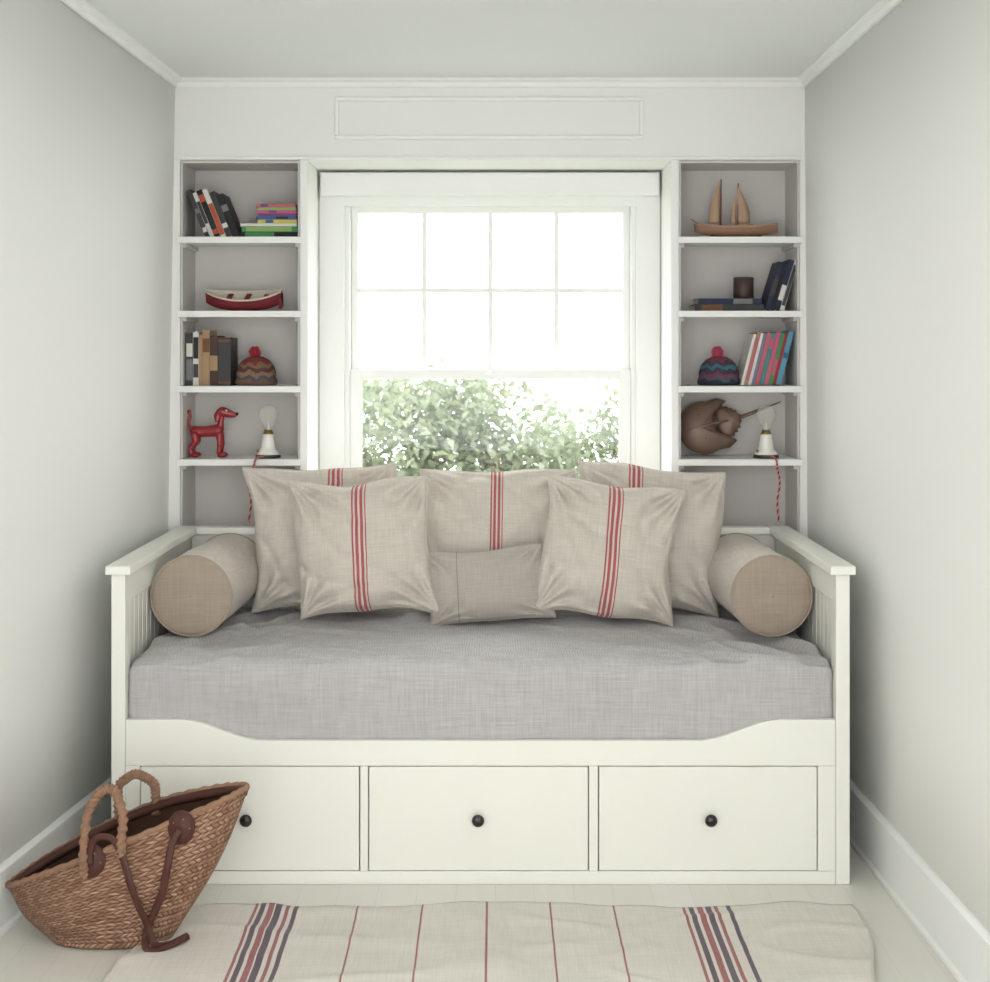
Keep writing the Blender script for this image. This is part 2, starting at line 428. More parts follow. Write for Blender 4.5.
for i in range(NX+1):
    t = i/NX; x = mx0+(mx1-mx0)*t
    ed = min(t, 1-t)*(mx1-mx0); q = 0
    if ed < .025: q = .025-math.sqrt(max(0, .025**2-(.025-ed)**2))
    ring = []
    for (y, z) in section(t):
        cy, cz = 4.38, .5
        yy = y+(q*.4 if y < cy else -q*.4)*(abs(y-cy)/.4); zz = z-(q if z > cz else 0)
        if z > cz and y > my0+.01:   # wrinkles on the top, stronger near the ends
            k = math.exp(-((ed-.12)/.30)**2)
            sx = -1 if t < .5 else 1
            fold = 1-abs(noise.noise(Vector((x*7+sx*y*6, (y-sx*x)*2.2, 3.3))))*3.2
            fold2 = 1-abs(noise.noise(Vector((x*3+y*5, y*4-x*1.5, 8.3))))*4
            zz += k*.018*max(-.4, fold)-.013*k+.007*max(0, fold2)-.005+(.003+.008*k)*noise.noise(Vector((x*7, y*3.2, 1.3)))+.004*noise.noise(Vector((x*14+y*9, y*7, 4)))
            zz = min(zz, mz1+.006)
        if y < my0+.03 and z > mz0+.03:
            fr = 1-abs(noise.noise(Vector((x*4+z*3, z*3, 5.3))))*4
            yy += -.004*noise.noise(Vector((x*3, z*8, 2)))+.005*noise.noise(Vector((x*11, z*6, 7)))-.005*max(0, fr)
            zz += .010*noise.noise(Vector((x*2.2, 0, 9)))
        ring.append((x, yy, zz))
    rings.append(ring)
b.loft(rings, 'sheet'); b.done()

# ------------------------------------------------------------------ bolsters
M['bolster'] = linen('bolster_linen', (218, 210, 201), (192, 182, 170), 'xz', weave=1100, bump=0.15)
M['bolsterendshade'] = linen('bolster_linen_shaded_end', (182, 167, 153), (156, 141, 127), 'xz', weave=1100, bump=0.15)  # same linen as the sides, shading of the end caps painted into the colour
M['pipe'] = paint('piping', (174, 160, 146), .9, .03, 60, 0)
def bolster(x, y0, y1, r, z, slant):
    b = B('bolster_cushion', (x, (y0+y1)/2, z))
    n = 56; L = y1-y0
    front = [(.002, .002), (r*.25, 0.002), (r*.6, -.002), (r*.88, .002), (r*.965, .006), (r*1.0, .012)]
    side = [(r, .012)]+[(r, L*k/22) for k in range(1, 22)]+[(r, L-.012)]
    back = [(p, L-q) for p, q in front[::-1]]
    def ringsof(st):
        rings = []
        for rr, yy in st:
            ring = []
            for j in range(n):
                a = 2*math.pi*j/n; w = 1
                if rr > r*.9 and .01 < yy < L-.01:
                    w += math.sin(math.pi*yy/L)*(.03*noise.noise(Vector((math.cos(a)*1.6, yy*6, math.sin(a)*1.6+x)))+.016*noise.noise(Vector((math.cos(a)*5, yy*9, math.sin(a)*5+x))))
                ring.append((x+slant*yy/L+math.cos(a)*rr*w, y0+yy, z+max(math.sin(a)*rr*w, -r+.003)))
            rings.append(ring)
        return rings
    b.loft(ringsof(front), 'bolsterendshade', caps=False); b.loft(ringsof(side), 'bolster', caps=False); b.loft(ringsof(back), 'bolsterendshade', caps=False)
    for yy in (.010, L-.010):
        b.tube([(x+slant*yy/L+math.cos(a)*(r+.000), y0+yy, z+math.sin(a)*(r-.001)) for a in [2*math.pi*k/60 for k in range(61)]], .0035, M['pipe'], 8)
    b.done(merge=True)
bolster(-.936, 4.255, 4.785, .124, .768, .022)
bolster(.853, 4.255, 4.785, .124, .768, -.022)

# ------------------------------------------------------------------ cushions
def cushion(name, w, h, T, loc, tilt, roll, mat, seed, yaw=0, pinch=.085, drop=0.0, skew=0.0, cr=1.9):
    b = B(name); n = 72
    def outl(u, v):
        pu = pinch*(1-v*v)*(1+.25*math.sin(seed*3+v*2)); pv = pinch*(1-u*u)*(1+.25*math.cos(seed*2+u*2))
        x = u*w/2*(1-pu*abs(u)); z = v*h/2*(1-pv*abs(v))
        return (x+noise.noise(Vector((z*5, seed, 0)))*.020+skew*v, z+h/2+noise.noise(Vector((x*5, seed, 5)))*.020-drop*u*u*max(0, v))
    for sgn in (-1, 1):
        vs = []; fs = []
        for i in range(n+1):
            for j in range(n+1):
                u = math.sin((-1+2*i/n)*math.pi/2); v = math.sin((-1+2*j/n)*math.pi/2)
                x, z = outl(u, v)
                d = max(0, (1-u*u)*(1-v*v))
                th = T*(d**.40)*(1-.18*v)
                edge = min(1, d*6)
                p = Vector((x*5+seed, z*5, sgn*3+seed))
                wr = noise.noise(p*1.6)*.018+noise.noise(Vector((x*20+seed, z*13, sgn)))*.004
                rg = 1-abs(noise.noise(Vector((x*6+z*5+seed, z*3-x*2, seed+sgn))))*4
                rg2 = 1-abs(noise.noise(Vector((x*4-z*6+seed*2, z*4+x*2, seed-sgn))))*4.5
                wr -= cr*.009*(max(0, rg)**1.5+.8*max(0, rg2)**1.5)*(.4+.6*(abs(u)+abs(v))/2)
                cu, cv = math.copysign(1.04, u), math.copysign(1.04, v)
                ang = math.atan2(abs(cv-v), abs(cu-u)); rr = math.hypot(cu-u, cv-v)
                wr += cr*.009*math.sin(ang*13+seed+cu*2+cv*3)*math.exp(-((rr-.35)/.35)**2)
                vs.append((x, sgn*(th+wr*edge), z))
        for i in range(n):
            for j in range(n):
                a = i*(n+1)+j; fs.append((a, a+1, a+n+2, a+n+1))
        b.add(vs, fs, mat, True)
    ks = [(-1+2*i/20, -1) for i in range(20)]+[(1, -1+2*i/20) for i in range(20)]+[(1-2*i/20, 1) for i in range(20)]+[(-1, 1-2*i/20) for i in range(21)]
    per = []
    for u, v in ks:
        x, z = outl(u, v); per.append((x, 0, z))
    b.tube(per, .0035, mat, 8, flat=.8)
    ob = b.done(merge=True)
    ob.location = loc; ob.rotation_euler = (math.radians(-tilt), math.radians(roll), math.radians(yaw))
    return ob
LC, LD = (224, 218, 208), (192, 183, 172)
def st3(c, k=1.0): return [(c-.022*k, .006*k), (c-.008*k, .010*k), (c+.009*k, .010*k), (c+.022*k, .004*k)]
mA = linen('linen_stripe_a', LC, LD, stripes=st3(.035)); mB = linen('linen_stripe_b', LC, LD, stripes=st3(.0, .85))
mC = linen('linen_stripe_c', LC, LD, stripes=st3(-.055)); mD = linen('linen_stripe_d', LC, LD, stripes=st3(.0, .95))
mE = linen('linen_stripe_e', LC, LD, stripes=st3(.0, .95)); mF = linen('linen_plain_taupe', (196, 189, 181), (168, 160, 152), stripes=[(-.10, .003)], stripe_col=(140, 130, 120))
Z0 = .651
cushion('throw_pillow', .52, .485, .082, (-.566, 4.640, Z0), 8, -1, mA, 1.1, skew=-.018)
cushion('throw_pillow', .53, .47, .074, (-.000, 4.645, Z0+.01), 8, 1, mB, 2.7)
cushion('throw_pillow', .50, .485, .082, (.500, 4.640, Z0), 8, 4, mC, 5.2, skew=.004)
cushion('throw_pillow', .455, .445, .080, (-.418, 4.466, Z0+.012), 12, -4, mD, 3.4, skew=-.012, yaw=-2)
cushion('throw_pillow', .455, .445, .080, (.350, 4.466, Z0+.012), 12, 7, mE, 4.6, yaw=2)
cushion('lumbar_pillow', .40, .235, .062, (-.014, 4.462, Z0+.002), 14, -3, mF, 6.3, pinch=.06, skew=-.008, cr=.9)

# ------------------------------------------------------------------ rug
M['rug'] = linen('rug_linen', (231, 227, 218), (207, 201, 190), 'xy', weave=700,
    stripes=[(-.372, .005), (-.197, .005), (-.022, .006), (.150, .005), (.322, .005), (-.648, .008), (-.560, .010), (.512, .008), (.600, .010)]+[(-.606, .016), (.556, .016)],
    stripe_col=(146, 52, 66), stripe2=[(-.630, .014), (-.585, .018), (-.538, .012), (.532, .014), (.579, .016), (.634, .012)], stripe2_col=(76, 54, 76), bump=0.4, wamp=.08)
b = B('striped_rug', (0, 0, 0))
NX, NY = 170, 90
def rugp(u, v):
    y = 3.78-1.05*v
    xL = -.865-.21*v*.9; xR = .975-.12*v+.02*math.sin(v*9)
    x = xL+(xR-xL)*u
    y += .012*math.sin(u*14+1)*(1-v)+.014*noise.noise(Vector((u*9, v, 0)))-.012*(2*u-1)**4*(1-v)
    x += .006*noise.noise(Vector((x*3, y*6, 1)))
    rg = 1-abs(noise.noise(Vector((x*3+y*2, y*5-x, 6.1))))*5
    z = .007+.005*(noise.noise(Vector((x*4, y*3, 0)))+.6)+.010*max(0, noise.noise(Vector((x*7, y*6, 3))))+.007*max(0, rg)
    return x, y, z
vs = [rugp(i/NX, j/NY) for j in range(NY+1) for i in range(NX+1)]
fs = [(j*(NX+1)+i, j*(NX+1)+i+1, (j+1)*(NX+1)+i+1, (j+1)*(NX+1)+i) for j in range(NY) for i in range(NX)]
b.add(vs, fs, 'rug', True)
ob = b.done(); md = ob.modifiers.new('thick', 'SOLIDIFY'); md.thickness = .005
if ob.data.polygons[0].normal.z < 0: ob.data.flip_normals()
md.offset = -1

# ------------------------------------------------------------------ woven bag
def straw():
    t = NT('woven_straw'); uv = t.coord('UV'); u, v, _ = t.sep(uv); co = t.coord()
    bb = t.math('MULTIPLY', v, 26.0); row = t.math('FLOOR', bb); fb = t.math('FRACT', bb)
    par = t.math('MODULO', row, 2.0)
    sgn = t.math('MULTIPLY_ADD', par, 2.0, -1.0)
    a = t.math('MULTIPLY_ADD', t.math('MULTIPLY', fb, sgn), 0.8, t.math('MULTIPLY', u, 74.0))
    s1 = t.math('ABSOLUTE', t.math('SINE', t.math('MULTIPLY', a, math.pi)))
    s2 = t.math('POWER', t.math('SINE', t.math('MULTIPLY', fb, math.pi)), 0.6)
    h = t.math('MULTIPLY', t.math('POWER', s1, 0.6), s2)
    nz = t.noise(35, 4, co)
    wn = t.new('ShaderNodeTexWhiteNoise', noise_dimensions='2D')
    cv = t.new('ShaderNodeCombineXYZ'); t.l.new(t.math('FLOOR', a), cv.inputs[0]); t.l.new(row, cv.inputs[1]); t.l.new(cv.outputs[0], wn.inputs['Vector'])
    c = t.mix(wn.outputs[0], lin((200, 160, 132)), lin((156, 112, 88)))
    c = t.mix(t.math('MULTIPLY', t.ramp(nz, .4, .8), .6), c, lin((122, 84, 64)))
    c = t.mix(t.ramp(h, 0.0, 0.65), lin((90, 58, 44)), c)
    t.setin(t.b.inputs['Base Color'], c); t.b.inputs['Roughness'].default_value = .75
    t.bump(h, .9, .006); return t.m
M['straw'] = straw()
M['strawin'] = paint('straw_inside', (92, 64, 50), .9, .1, 30, .4, 80)
M['rope'] = paint('straw_rope', (172, 134, 108), .8, .15, 60, .6, 150)
M['leather'] = paint('bag_leather', (86, 50, 42), .5, .1, 20, .2, 120)
bag = empty('woven_tote_bag', (-.97, 3.6, 0))
Lc = Vector((-1.276, 3.62, .125)); Rc = Vector((-.642, 3.60, .388))
def bagS(th, v, off=0.0):
    """th angle (0 = right corner, pi/2 = back), v 0 base .. 1 rim"""
    c, s = math.cos(th), math.sin(th)
    base = Vector((-.990+(.155-off)*math.copysign(abs(c)**.8, c), 3.60+(.085-off)*math.copysign(abs(s)**.8, s), .004+off))
    Cc = (Lc+Rc)/2
    rim = Cc+(Rc-Lc)/2*c*(1-off*2)+Vector((0, (.115-off)*math.copysign(abs(s)**1.35, s), 0))
    rim.z += .012*s*s+(.02 if s > 0 else 0)*s*s
    w = v**.85
    p = base.lerp(rim, w)
    bul = math.sin(math.pi*v)*.030
    p += Vector((c*bul*(.5 if c > 0 else .2), s*bul, -.012*math.sin(math.pi*v)*abs(c)))
    p += Vector((0, .014*noise.noise(Vector((c*2, s*2, v*3))), 0))*v
    return p
NU, NV = 96, 26
b = B('basket', bag.location, bag)
b.loft([[bagS(2*math.pi*j/NU, i/NV) for j in range(NU)] for i in range(NV+1)], 'straw', caps=False, uv=True)
b.add([bagS(2*math.pi*j/NU, 0) for j in range(NU)], [tuple(range(NU))], 'straw')
b.done()
b = B('lining', bag.location, bag)
b.loft([[bagS(2*math.pi*j/NU, i/NV, .010) for j in range(NU)] for i in range(NV+1)], 'strawin', caps=False)
b.add([bagS(2*math.pi*j/NU, 0, .010) for j in range(NU)], [tuple(range(NU))], 'strawin')
b.done()
b = B('rim', bag.location, bag)
rimp = [bagS(2*math.pi*j/120, 1, .005) for j in range(121)]
b.tube([rimp[j]+Vector((0, 0, .002+.002*math.sin(j*2.2))) for j in range(121)], .008, 'rope', 10)
b.tube([bagS(math.pi*j/50, .97, .016) for j in range(51)], .013, 'leather', 8)
b.done()
def fronty(x, z):
    best = None; bd = 9
    for i in range(40):
        for j in range(80):
            th = math.pi+math.pi*j/79; p = bagS(th, i/39); d = (p.x-x)**2+(p.z-z)**2
            if d < bd: bd = d; best = p
    return best.y
b = B('handles', bag.location, bag)
def handle(xa_, za, xb_, zb, y, peak, lean):
    pts = [(xa_, y, za-.05), (xa_, y-.004, za), (xa_+.002, y+lean*.4, za+(peak-za)*.6), ((xa_*3+xb_)/4, y+lean*.8, peak-.014), ((xa_+xb_)/2, y+lean, peak), ((xa_+xb_*3)/4, y+lean*.8, peak-.010), (xb_-.002, y+lean*.4, zb+(peak-zb)*.5), (xb_, y-.004, zb), (xb_, y, zb-.05)]
    P, R = catmull([Vector(p) for p in pts], [.010]*len(pts), 8)
    b.tube(P, R, 'rope', 10)
    n = len(P)
    for ph in (0, math.pi):
        hp = []
        for i in range(n*3-2):
            k = i/3; i0 = int(k); f = k-i0; p = P[i0].lerp(P[min(i0+1, n-1)], f)
            d = (P[min(i0+1, n-1)]-P[max(i0-1, 0)]).normalized(); u = Vector((0, 1, 0)); u = (u-d*u.dot(d)).normalized(); w = d.cross(u)
            hp.append(p+(u*math.cos(k*1.3+ph)+w*math.sin(k*1.3+ph))*.009)
        b.tube(hp, .0045, 'rope', 6)
yf = fronty(-.99, .27)
handle(-1.035, .250, -.940, .285, yf-.010, .405, .05)
handle(-1.010, .300, -.910, .330, 3.715, .394, -.02)
b.done()
b = B('straps', bag.location, bag)
def patch(x, z):
    y = fronty(x, z); T = Matrix.Translation((x, y-.004, z))@Matrix.Rotation(math.radians(80), 4, 'X')
    b.lathe([(.001, -.004), (.031, -.004), (.035, .001), (.033, .005), (.001, .008)], 'leather', T=T, seg=24, sy=1.2)
    for a in range(5): b.ball((x+.022*math.cos(a*1.256), y-.012, z+.024*math.sin(a*1.256)), .0025, 'rope', 8)
patch(-1.015, .235); patch(-.795, .315)
def strap(pts):
    out = []
    for x, y, z in pts:
        if y is None: y = fronty(x, z)-.016
        out.append((x, y, z))
    b.tube(out, .0095, 'leather', 10, flat=.35, smooth_n=6)
strap([(-1.018, None, .230), (-1.020, None, .265), (-1.000, None, .300), (-.960, None, .295), (-.932, None, .245), (-.912, None, .19), (-.892, None, .13), (-.876, None, .075), (-.855, 3.475, .035), (-.825, 3.52, .018), (-.785, 3.55, .020)])
strap([(-.795, None, .315), (-.812, None, .285), (-.822, None, .23), (-.836, None, .16), (-.862, None, .10), (-.882, None, .05), (-.87, 3.47, .022), (-.83, 3.50, .018), (-.785, 3.545, .026)])
b.done()

# ------------------------------------------------------------------ books
def cm(name, c): 
    if name not in M: M[name] = paint(name, c, .55, .04, 20, .05, 150)
    return name
cm('page', (226, 216, 195))
def book(b, T, w, h, d, cover, bands=(), left=True):
    """upright book, spine to the front (-Y), local x 0..w, y 0..d, z 0..h"""
    c = .0022
    b.box(0, c, 0, d, 0, h, cover, T); b.box(w-c, w, 0, d, 0, h, cover, T); b.box(c, w-c, 0, c, 0, h, cover, T)
    b.box(c, w-c, c, d-.004, .003, h-.003, 'page', T)
    for z0, z1, m in bands: b.box(.001, w-.001, -.0006, 0, h*z0, h*z1, m, T)
cols = dict(black=(38, 37, 40), char=(68, 66, 68), grey=(126, 126, 128), white=(226, 224, 218), orange=(190, 88, 60), brown=(120, 82, 58), dkbrown=(76, 58, 50), tan=(176, 144, 112),
    green=(76, 146, 96), lime=(150, 185, 110), pink=(200, 100, 130), rose=(192, 108, 118), blue=(66, 98, 146), navy=(44, 48, 74), teal=(76, 142, 142), yellow=(212, 196, 100), purple=(120, 80, 134), red=(162, 56, 58), lav=(124, 128, 162), cyan=(96, 156, 182))
for k, v in cols.items(): cm(k, v)
RY = lambda a: Matrix.Rotation(math.radians(a), 4, 'Y')
YF = 4.885
def lean_row(name, x, z, ang, specs, d=.13):
    b = B(name, (x, YF, z)); T0 = 0
    for w, h, c, bands in specs:
        if ang <= 0:
            T = Matrix.Translation((x+T0, YF, z+.0005))@RY(ang)
            T0 += (w+.0006)/math.cos(math.radians(ang))
        else:
            T = Matrix.Translation((x+T0, YF, z+.0005))@RY(ang)@Matrix.Translation((-w, 0, 0))
            T0 -= (w+.0006)/math.cos(math.radians(ang))
        book(b, T, w, h, d, c, bands)
    return b.done(.0006, 1)
lean_row('book_row', -1.022, SH[0], -22, [(.016, .178, 'char', [(.1, .2, 'white'), (.5, .6, 'grey')]), (.014, .168, 'white', [(.3, .8, 'char')]), (.020, .176, 'black', [(.06, .16, 'orange'), (.75, .9, 'orange')]),
    (.018, .180, 'white', [(0.05, .7, 'orange')]), (.020, .170, 'char', [(.2, .3, 'white')]), (.024, .160, 'black', [(.6, .75, 'grey')])])
def stack(name, x, z, specs, y=YF):
    b = B(name, (x, y, z)); zz = z+.0005
    for dx, L, t, c, bands, d in specs:
        T = Matrix.Translation((x+dx, y, zz+t))@RY(90)
        book(b, T, t, L, d, c, bands); zz += t+.0005
    return b.done(.0006, 1)
stack('book_stack', -.902, SH[0], [(0, .205, .020, 'black', [(.1, .6, 'green')], .15), (.008, .196, .019, 'green', [(.08, .9, 'lime')], .14), (.003, .200, .010, 'white', [], .14),
    (.065, .138, .013, 'yellow', [(.2, .4, 'blue')], .12), (.060, .140, .011, 'blue', [(.5, .8, 'navy')], .12), (.068, .135, .010, 'purple', [], .12), (.062, .140, .011, 'pink', [(.3, .5, 'purple')], .12), (.066, .134, .009, 'lime', [], .12), (.060, .138, .012, 'rose', [(.1, .3, 'purple')], .12)])
lean_row('book_row', -1.090, SH[2], 0, [(.024, .186, 'char', [(.1, .5, 'grey'), (.55, .8, 'white')]), (.020, .190, 'white', [(.15, .4, 'char'), (.5, .9, 'black')]), (.012, .180, 'tan', []), (.026, .196, 'tan', [(.6, .85, 'brown')]), (.028, .176, 'dkbrown', [(.3, .6, 'tan')]), (.045, .170, 'char', [(.04, .08, 'brown'), (.9, .96, 'brown')])])
stack('book_stack', .705, SH[1], [(.0, .245, .024, 'char', [(.1, .4, 'brown')], .15), (.012, .225, .020, 'navy', [(.55, .85, 'grey')], .14)])
lean_row('book_row', 1.018, SH[1], 17, [(.014, .186, 'white', [(.1, .9, 'char')]), (.018, .186, 'navy', [(.2, .5, 'white')]), (.014, .174, 'black', []), (.018, .178, 'navy', [(.3, .7, 'char')])])
lean_row('book_row', 1.008, SH[2], 14, [(.018, .196, 'cyan', [(.5, .6, 'blue')]), (.010, .190, 'red', []), (.014, .190, 'green', [(.2, .5, 'pink')]), (.016, .192, 'pink', [(.1, .4, 'rose')]), (.014, .190, 'teal', [(.7, .9, 'pink')]), (.016, .190, 'rose', []), (.010, .188, 'lav', []), (.010, .190, 'white', []), (.014, .190, 'tan', [(.1, .9, 'rose')]), (.010, .186, 'white', [])])

# ------------------------------------------------------------------ cup on the right shelf
M['cup'] = paint('cup_brown', (74, 56, 54), .4, .05, 20, 0)
b = B('cup', (.888, 4.95, SH[1]+.046))
b.lathe([(.001, .0), (.033, 0), (.036, .004), (.036, .074), (.034, .076), (.032, .072), (.031, .01), (.001, .008)], 'cup', (.888, 4.95, SH[1]+.0465))
b.done()

# ------------------------------------------------------------------ boats
def hull(b, x0, x1, yc, zb, H, Wd, m, mdeck, sheer=.012, T=None, inner=None):
    n = 32; outer = []; deck = []; inn = []
    for i in range(n+1):
        t = i/n; x = x0+(x1-x0)*t
        k = (1-abs(2*t-1)**2.4)**.75 if 0 < t < 1 else 0
        k = max(k, .02) if t < .5 else max(k, .35*(1-(t-.5)*.6))
        top = zb+H+sheer*(2*t-1)**2*2; keel = zb+(1-k)*H*.55
        ring = []
        for j in range(13):
            a = math.pi*j/12; yy = -math.cos(a); dd = math.sin(a)**.7
            ring.append((x, yc+yy*Wd/2*k, top-(top-keel)*dd))
        outer.append(ring)
        deck.append([(x, yc+yy*Wd/2*k*.86, top-.004) for yy in (-1, -.5, 0, .5, 1)])
        inn.append([(x, yc+(p[1]-yc)*.86, min(top-.001, p[2]+.012)) for p in ring])
    b.loft(outer, m, closed=False, caps=True, T=T)
    if inner: b.loft(inn[1:-1], inner, closed=False, caps=True, T=T)
    else: b.loft(deck, mdeck, closed=False, caps=False, T=T)
    for side in (0, -1): b.tube([r[side] for r in outer], .0035, mdeck, 8, T=T)
cm('boatred', (134, 50, 56)); cm('boatwhite', (222, 214, 198)); cm('wood', (172, 134, 108)); cm('woodlt', (190, 158, 132)); cm('wooddk', (110, 70, 56))
b = B('toy_rowboat', (-.89, 4.95, SH[1]))
TB = Matrix.Translation((0, 4.95, SH[1]+.006))@Matrix.Rotation(math.radians(22), 4, 'X')@Matrix.Translation((0, -4.95, -SH[1]))
hull(b, -1.030, -.758, 4.95, SH[1]+.001, .054, .095, 'boatred', 'boatwhite', .010, TB, 'boatwhite')
for x in (-.955, -.890, -.825): b.box(x, x+.018, 4.912, 4.988, SH[1]+.046, SH[1]+.051, 'boatred', TB)
b.box(-.770, -.758, 4.93, 4.97, SH[1]+.014, SH[1]+.060, 'boatred', TB)
zmin = min(p.z for p in b.v); dz = SH[1]+.0008-zmin
for p in b.v: p.z += dz
b.done(.001, 1)
b = B('model_sailboat', (.87, 4.95, SH[0]))
hull(b, .712, 1.010, 4.95, SH[0]+.008, .034, .075, 'wood', 'woodlt', .006)
b.box(.77, .95, 4.94, 4.96, SH[0]+.0005, SH[0]+.014, 'wooddk')
b.tube([(.73, 4.95, SH[0]+.052), (.700, 4.95, SH[0]+.072)], [.003, .002], 'wood', 8)
b.box(.86, .92, 4.93, 4.97, SH[0]+.038, SH[0]+.052, 'woodlt')
b.tube([(.806, 4.95, SH[0]+.04), (.808, 4.95, SH[0]+.215)], [.004, .002], 'wooddk', 8)
b.tube([(.868, 4.95, SH[0]+.04), (.870, 4.95, SH[0]+.200)], [.004, .002], 'wooddk', 8)
def sail(xm, z0, z1, wd, yy):
    n = 14; L = []; 
    for i in range(n+1):
        t = i/n; z = z0+(z1-z0)*t; wv = wd*(1-t)**.8*(1+.35*math.sin(t*math.pi))
        L.append([(xm, yy-.0015, z), (xm-wv*.5, yy-.0015-.012*(1-t), z), (xm-wv, yy-.0015, z), (xm-wv, yy+.0015, z), (xm-wv*.5, yy+.0015-.012*(1-t), z), (xm, yy+.0015, z)])
    b.loft(L, 'woodlt')
sail(.803, SH[0]+.056, SH[0]+.212, .038, 4.95); sail(.865, SH[0]+.056, SH[0]+.196, -.046, 4.95); sail(.861, SH[0]+.056, SH[0]+.160, .018, 4.95)
b.done()

# ------------------------------------------------------------------ knitted hats
def hatmat(name, bands):
    t = NT(name); co = t.coord(); x, y, z = t.sep(co)
    ang = t.math('ARCTAN2', y, x)
    zig = t.math('MULTIPLY', t.math('ABSOLUTE', t.math('SUBTRACT', t.math('FRACT', t.math('MULTIPLY', ang, 1.4)), .5)), .016)
    zz = t.math('ADD', z, t.math('ADD', zig, t.math('MULTIPLY', t.noise(40, 2, co), .030)))
    col = lin(bands[0][1])
    for z0, c in bands[1:]: col = t.mix(t.math('GREATER_THAN', zz, z0+.012), col, lin(c))
    kn = t.math('MULTIPLY', t.math('SINE', t.math('MULTIPLY', ang, 44)), t.math('SINE', t.math('MULTIPLY', z, 900)))
    t.setin(t.b.inputs['Base Color'], t.mix(t.math('MULTIPLY', t.noise(90, 2, co), .5), col, lin((80, 66, 64))))
    t.b.inputs['Roughness'].default_value = .95; t.bump(kn, .7, .003); return t.m
M['hat1'] = hatmat('knit_red_tan', [(0, (140, 104, 84)), (.028, (84, 92, 112)), (.040, (166, 134, 104)), (.056, (104, 62, 60)), (.070, (160, 120, 90)), (.086, (150, 56, 58))])
M['hat2'] = hatmat('knit_blue_pink', [(0, (44, 50, 70)), (.026, (66, 110, 130)), (.036, (150, 66, 92)), (.050, (50, 60, 84)), (.066, (76, 130, 140)), (.080, (60, 66, 86)), (.092, (150, 66, 84))])
cm('pom1', (186, 62, 74)); cm('pom2', (204, 84, 112))
def hat(x, z, hm, pm):
    b = B('knit_beanie', (x, 4.94, z))
    b.lathe([(.060, .0005), (.070, .001), (.076, .010), (.074, .024), (.070, .027), (.071, .045), (.064, .070), (.048, .090), (.026, .102), (.004, .106)], hm, (x, 4.94, z))
    c = Vector((x-.005, 4.94, z+.118))
    for i in range(240):
        d = Vector((random.gauss(0, 1), random.gauss(0, 1), random.gauss(0, 1))).normalized()
        u = d.orthogonal().normalized()*.003; w = d.cross(u)
        tip = c+d*random.uniform(.019, .024)
        b.add([c+u*2+d*.006, c+w*2+d*.006, c-u*2-w+d*.006, tip+u*.6, tip+w*.6, tip-u*.6-w*.6], [(0, 1, 4, 3), (1, 2, 5, 4), (2, 0, 3, 5), (3, 4, 5)], pm)
    b.ball(c, .017, pm, 14)
    b.done()
hat(-.852, SH[2], 'hat1', 'pom1'); hat(.798, SH[2], 'hat2', 'pom2')

# ------------------------------------------------------------------ toy dog (red wood)
M['toyred'] = paint('toy_red_lacquer', (158, 40, 48), .3, .05, 20, 0, spec=.6)
DX = -.018
b = B('toy_dog', (-1.005+DX, 4.93, SH[3])); z = SH[3]; yc = 4.93
TD = Matrix.Translation((DX, 0, 0))
b.tube([(-1.066, yc, z+.088), (-1.055, yc, z+.091), (-1.01, yc, z+.092), (-.965, yc, z+.096), (-.950, yc, z+.094)], [.008, .021, .019, .023, .014], 'toyred', 16, smooth_n=4, T=TD)
b.tube([(-.962, yc, z+.098), (-.958, yc, z+.128), (-.955, yc, z+.150)], [.015, .011, .012], 'toyred', 14, smooth_n=4, T=TD)
b.tube([(-.972, yc, z+.160), (-.955, yc, z+.162), (-.935, yc, z+.157), (-.912, yc, z+.152), (-.903, yc, z+.151)], [.008, .019, .016, .011, .005], 'toyred', 16, smooth_n=4, T=TD)
b.ball((-.901, yc, z+.154), .006, 'black', 10, T=TD)
for s in (-1, 1):
    b.tube([(-.960, yc+s*.016, z+.168), (-.966, yc+s*.023, z+.150), (-.966, yc+s*.024, z+.128)], [.007, .012, .008], 'toyred', 10, flat=.5, smooth_n=4, T=TD)
    b.ball((-.936, yc+s*.014, z+.167), .0035, 'white', 8, T=TD)
    b.tube([(-.962, yc+s*.016, z+.088), (-.958, yc+s*.018, z+.050), (-.962, yc+s*.018, z+.014)], [.013, .009, .008], 'toyred', 12, smooth_n=4, T=TD)
    b.ball((-.958, yc+s*.018, z+.048), .011, 'toyred', 12, T=TD); b.ball((-.952, yc+s*.018, z+.0095), (.017, .011, .009), 'toyred', 12, T=TD)
    b.tube([(-1.052, yc+s*.016, z+.088), (-1.044, yc+s*.019, z+.058), (-1.062, yc+s*.019, z+.036), (-1.058, yc+s*.019, z+.012)], [.015, .011, .008, .008], 'toyred', 12, smooth_n=4, T=TD)
    b.ball((-1.060, yc+s*.019, z+.036), .010, 'toyred', 12, T=TD); b.ball((-1.048, yc+s*.019, z+.0095), (.017, .011, .009), 'toyred', 12, T=TD)
b.tube([(-1.064, yc, z+.095), (-1.072, yc, z+.120), (-1.067, yc, z+.148), (-1.070, yc, z+.160)], [.006, .005, .005, .003], 'toyred', 10, smooth_n=5, T=TD)
b.ball((-1.070, yc, z+.162), .007, 'toyred', 10, T=TD)
b.done()

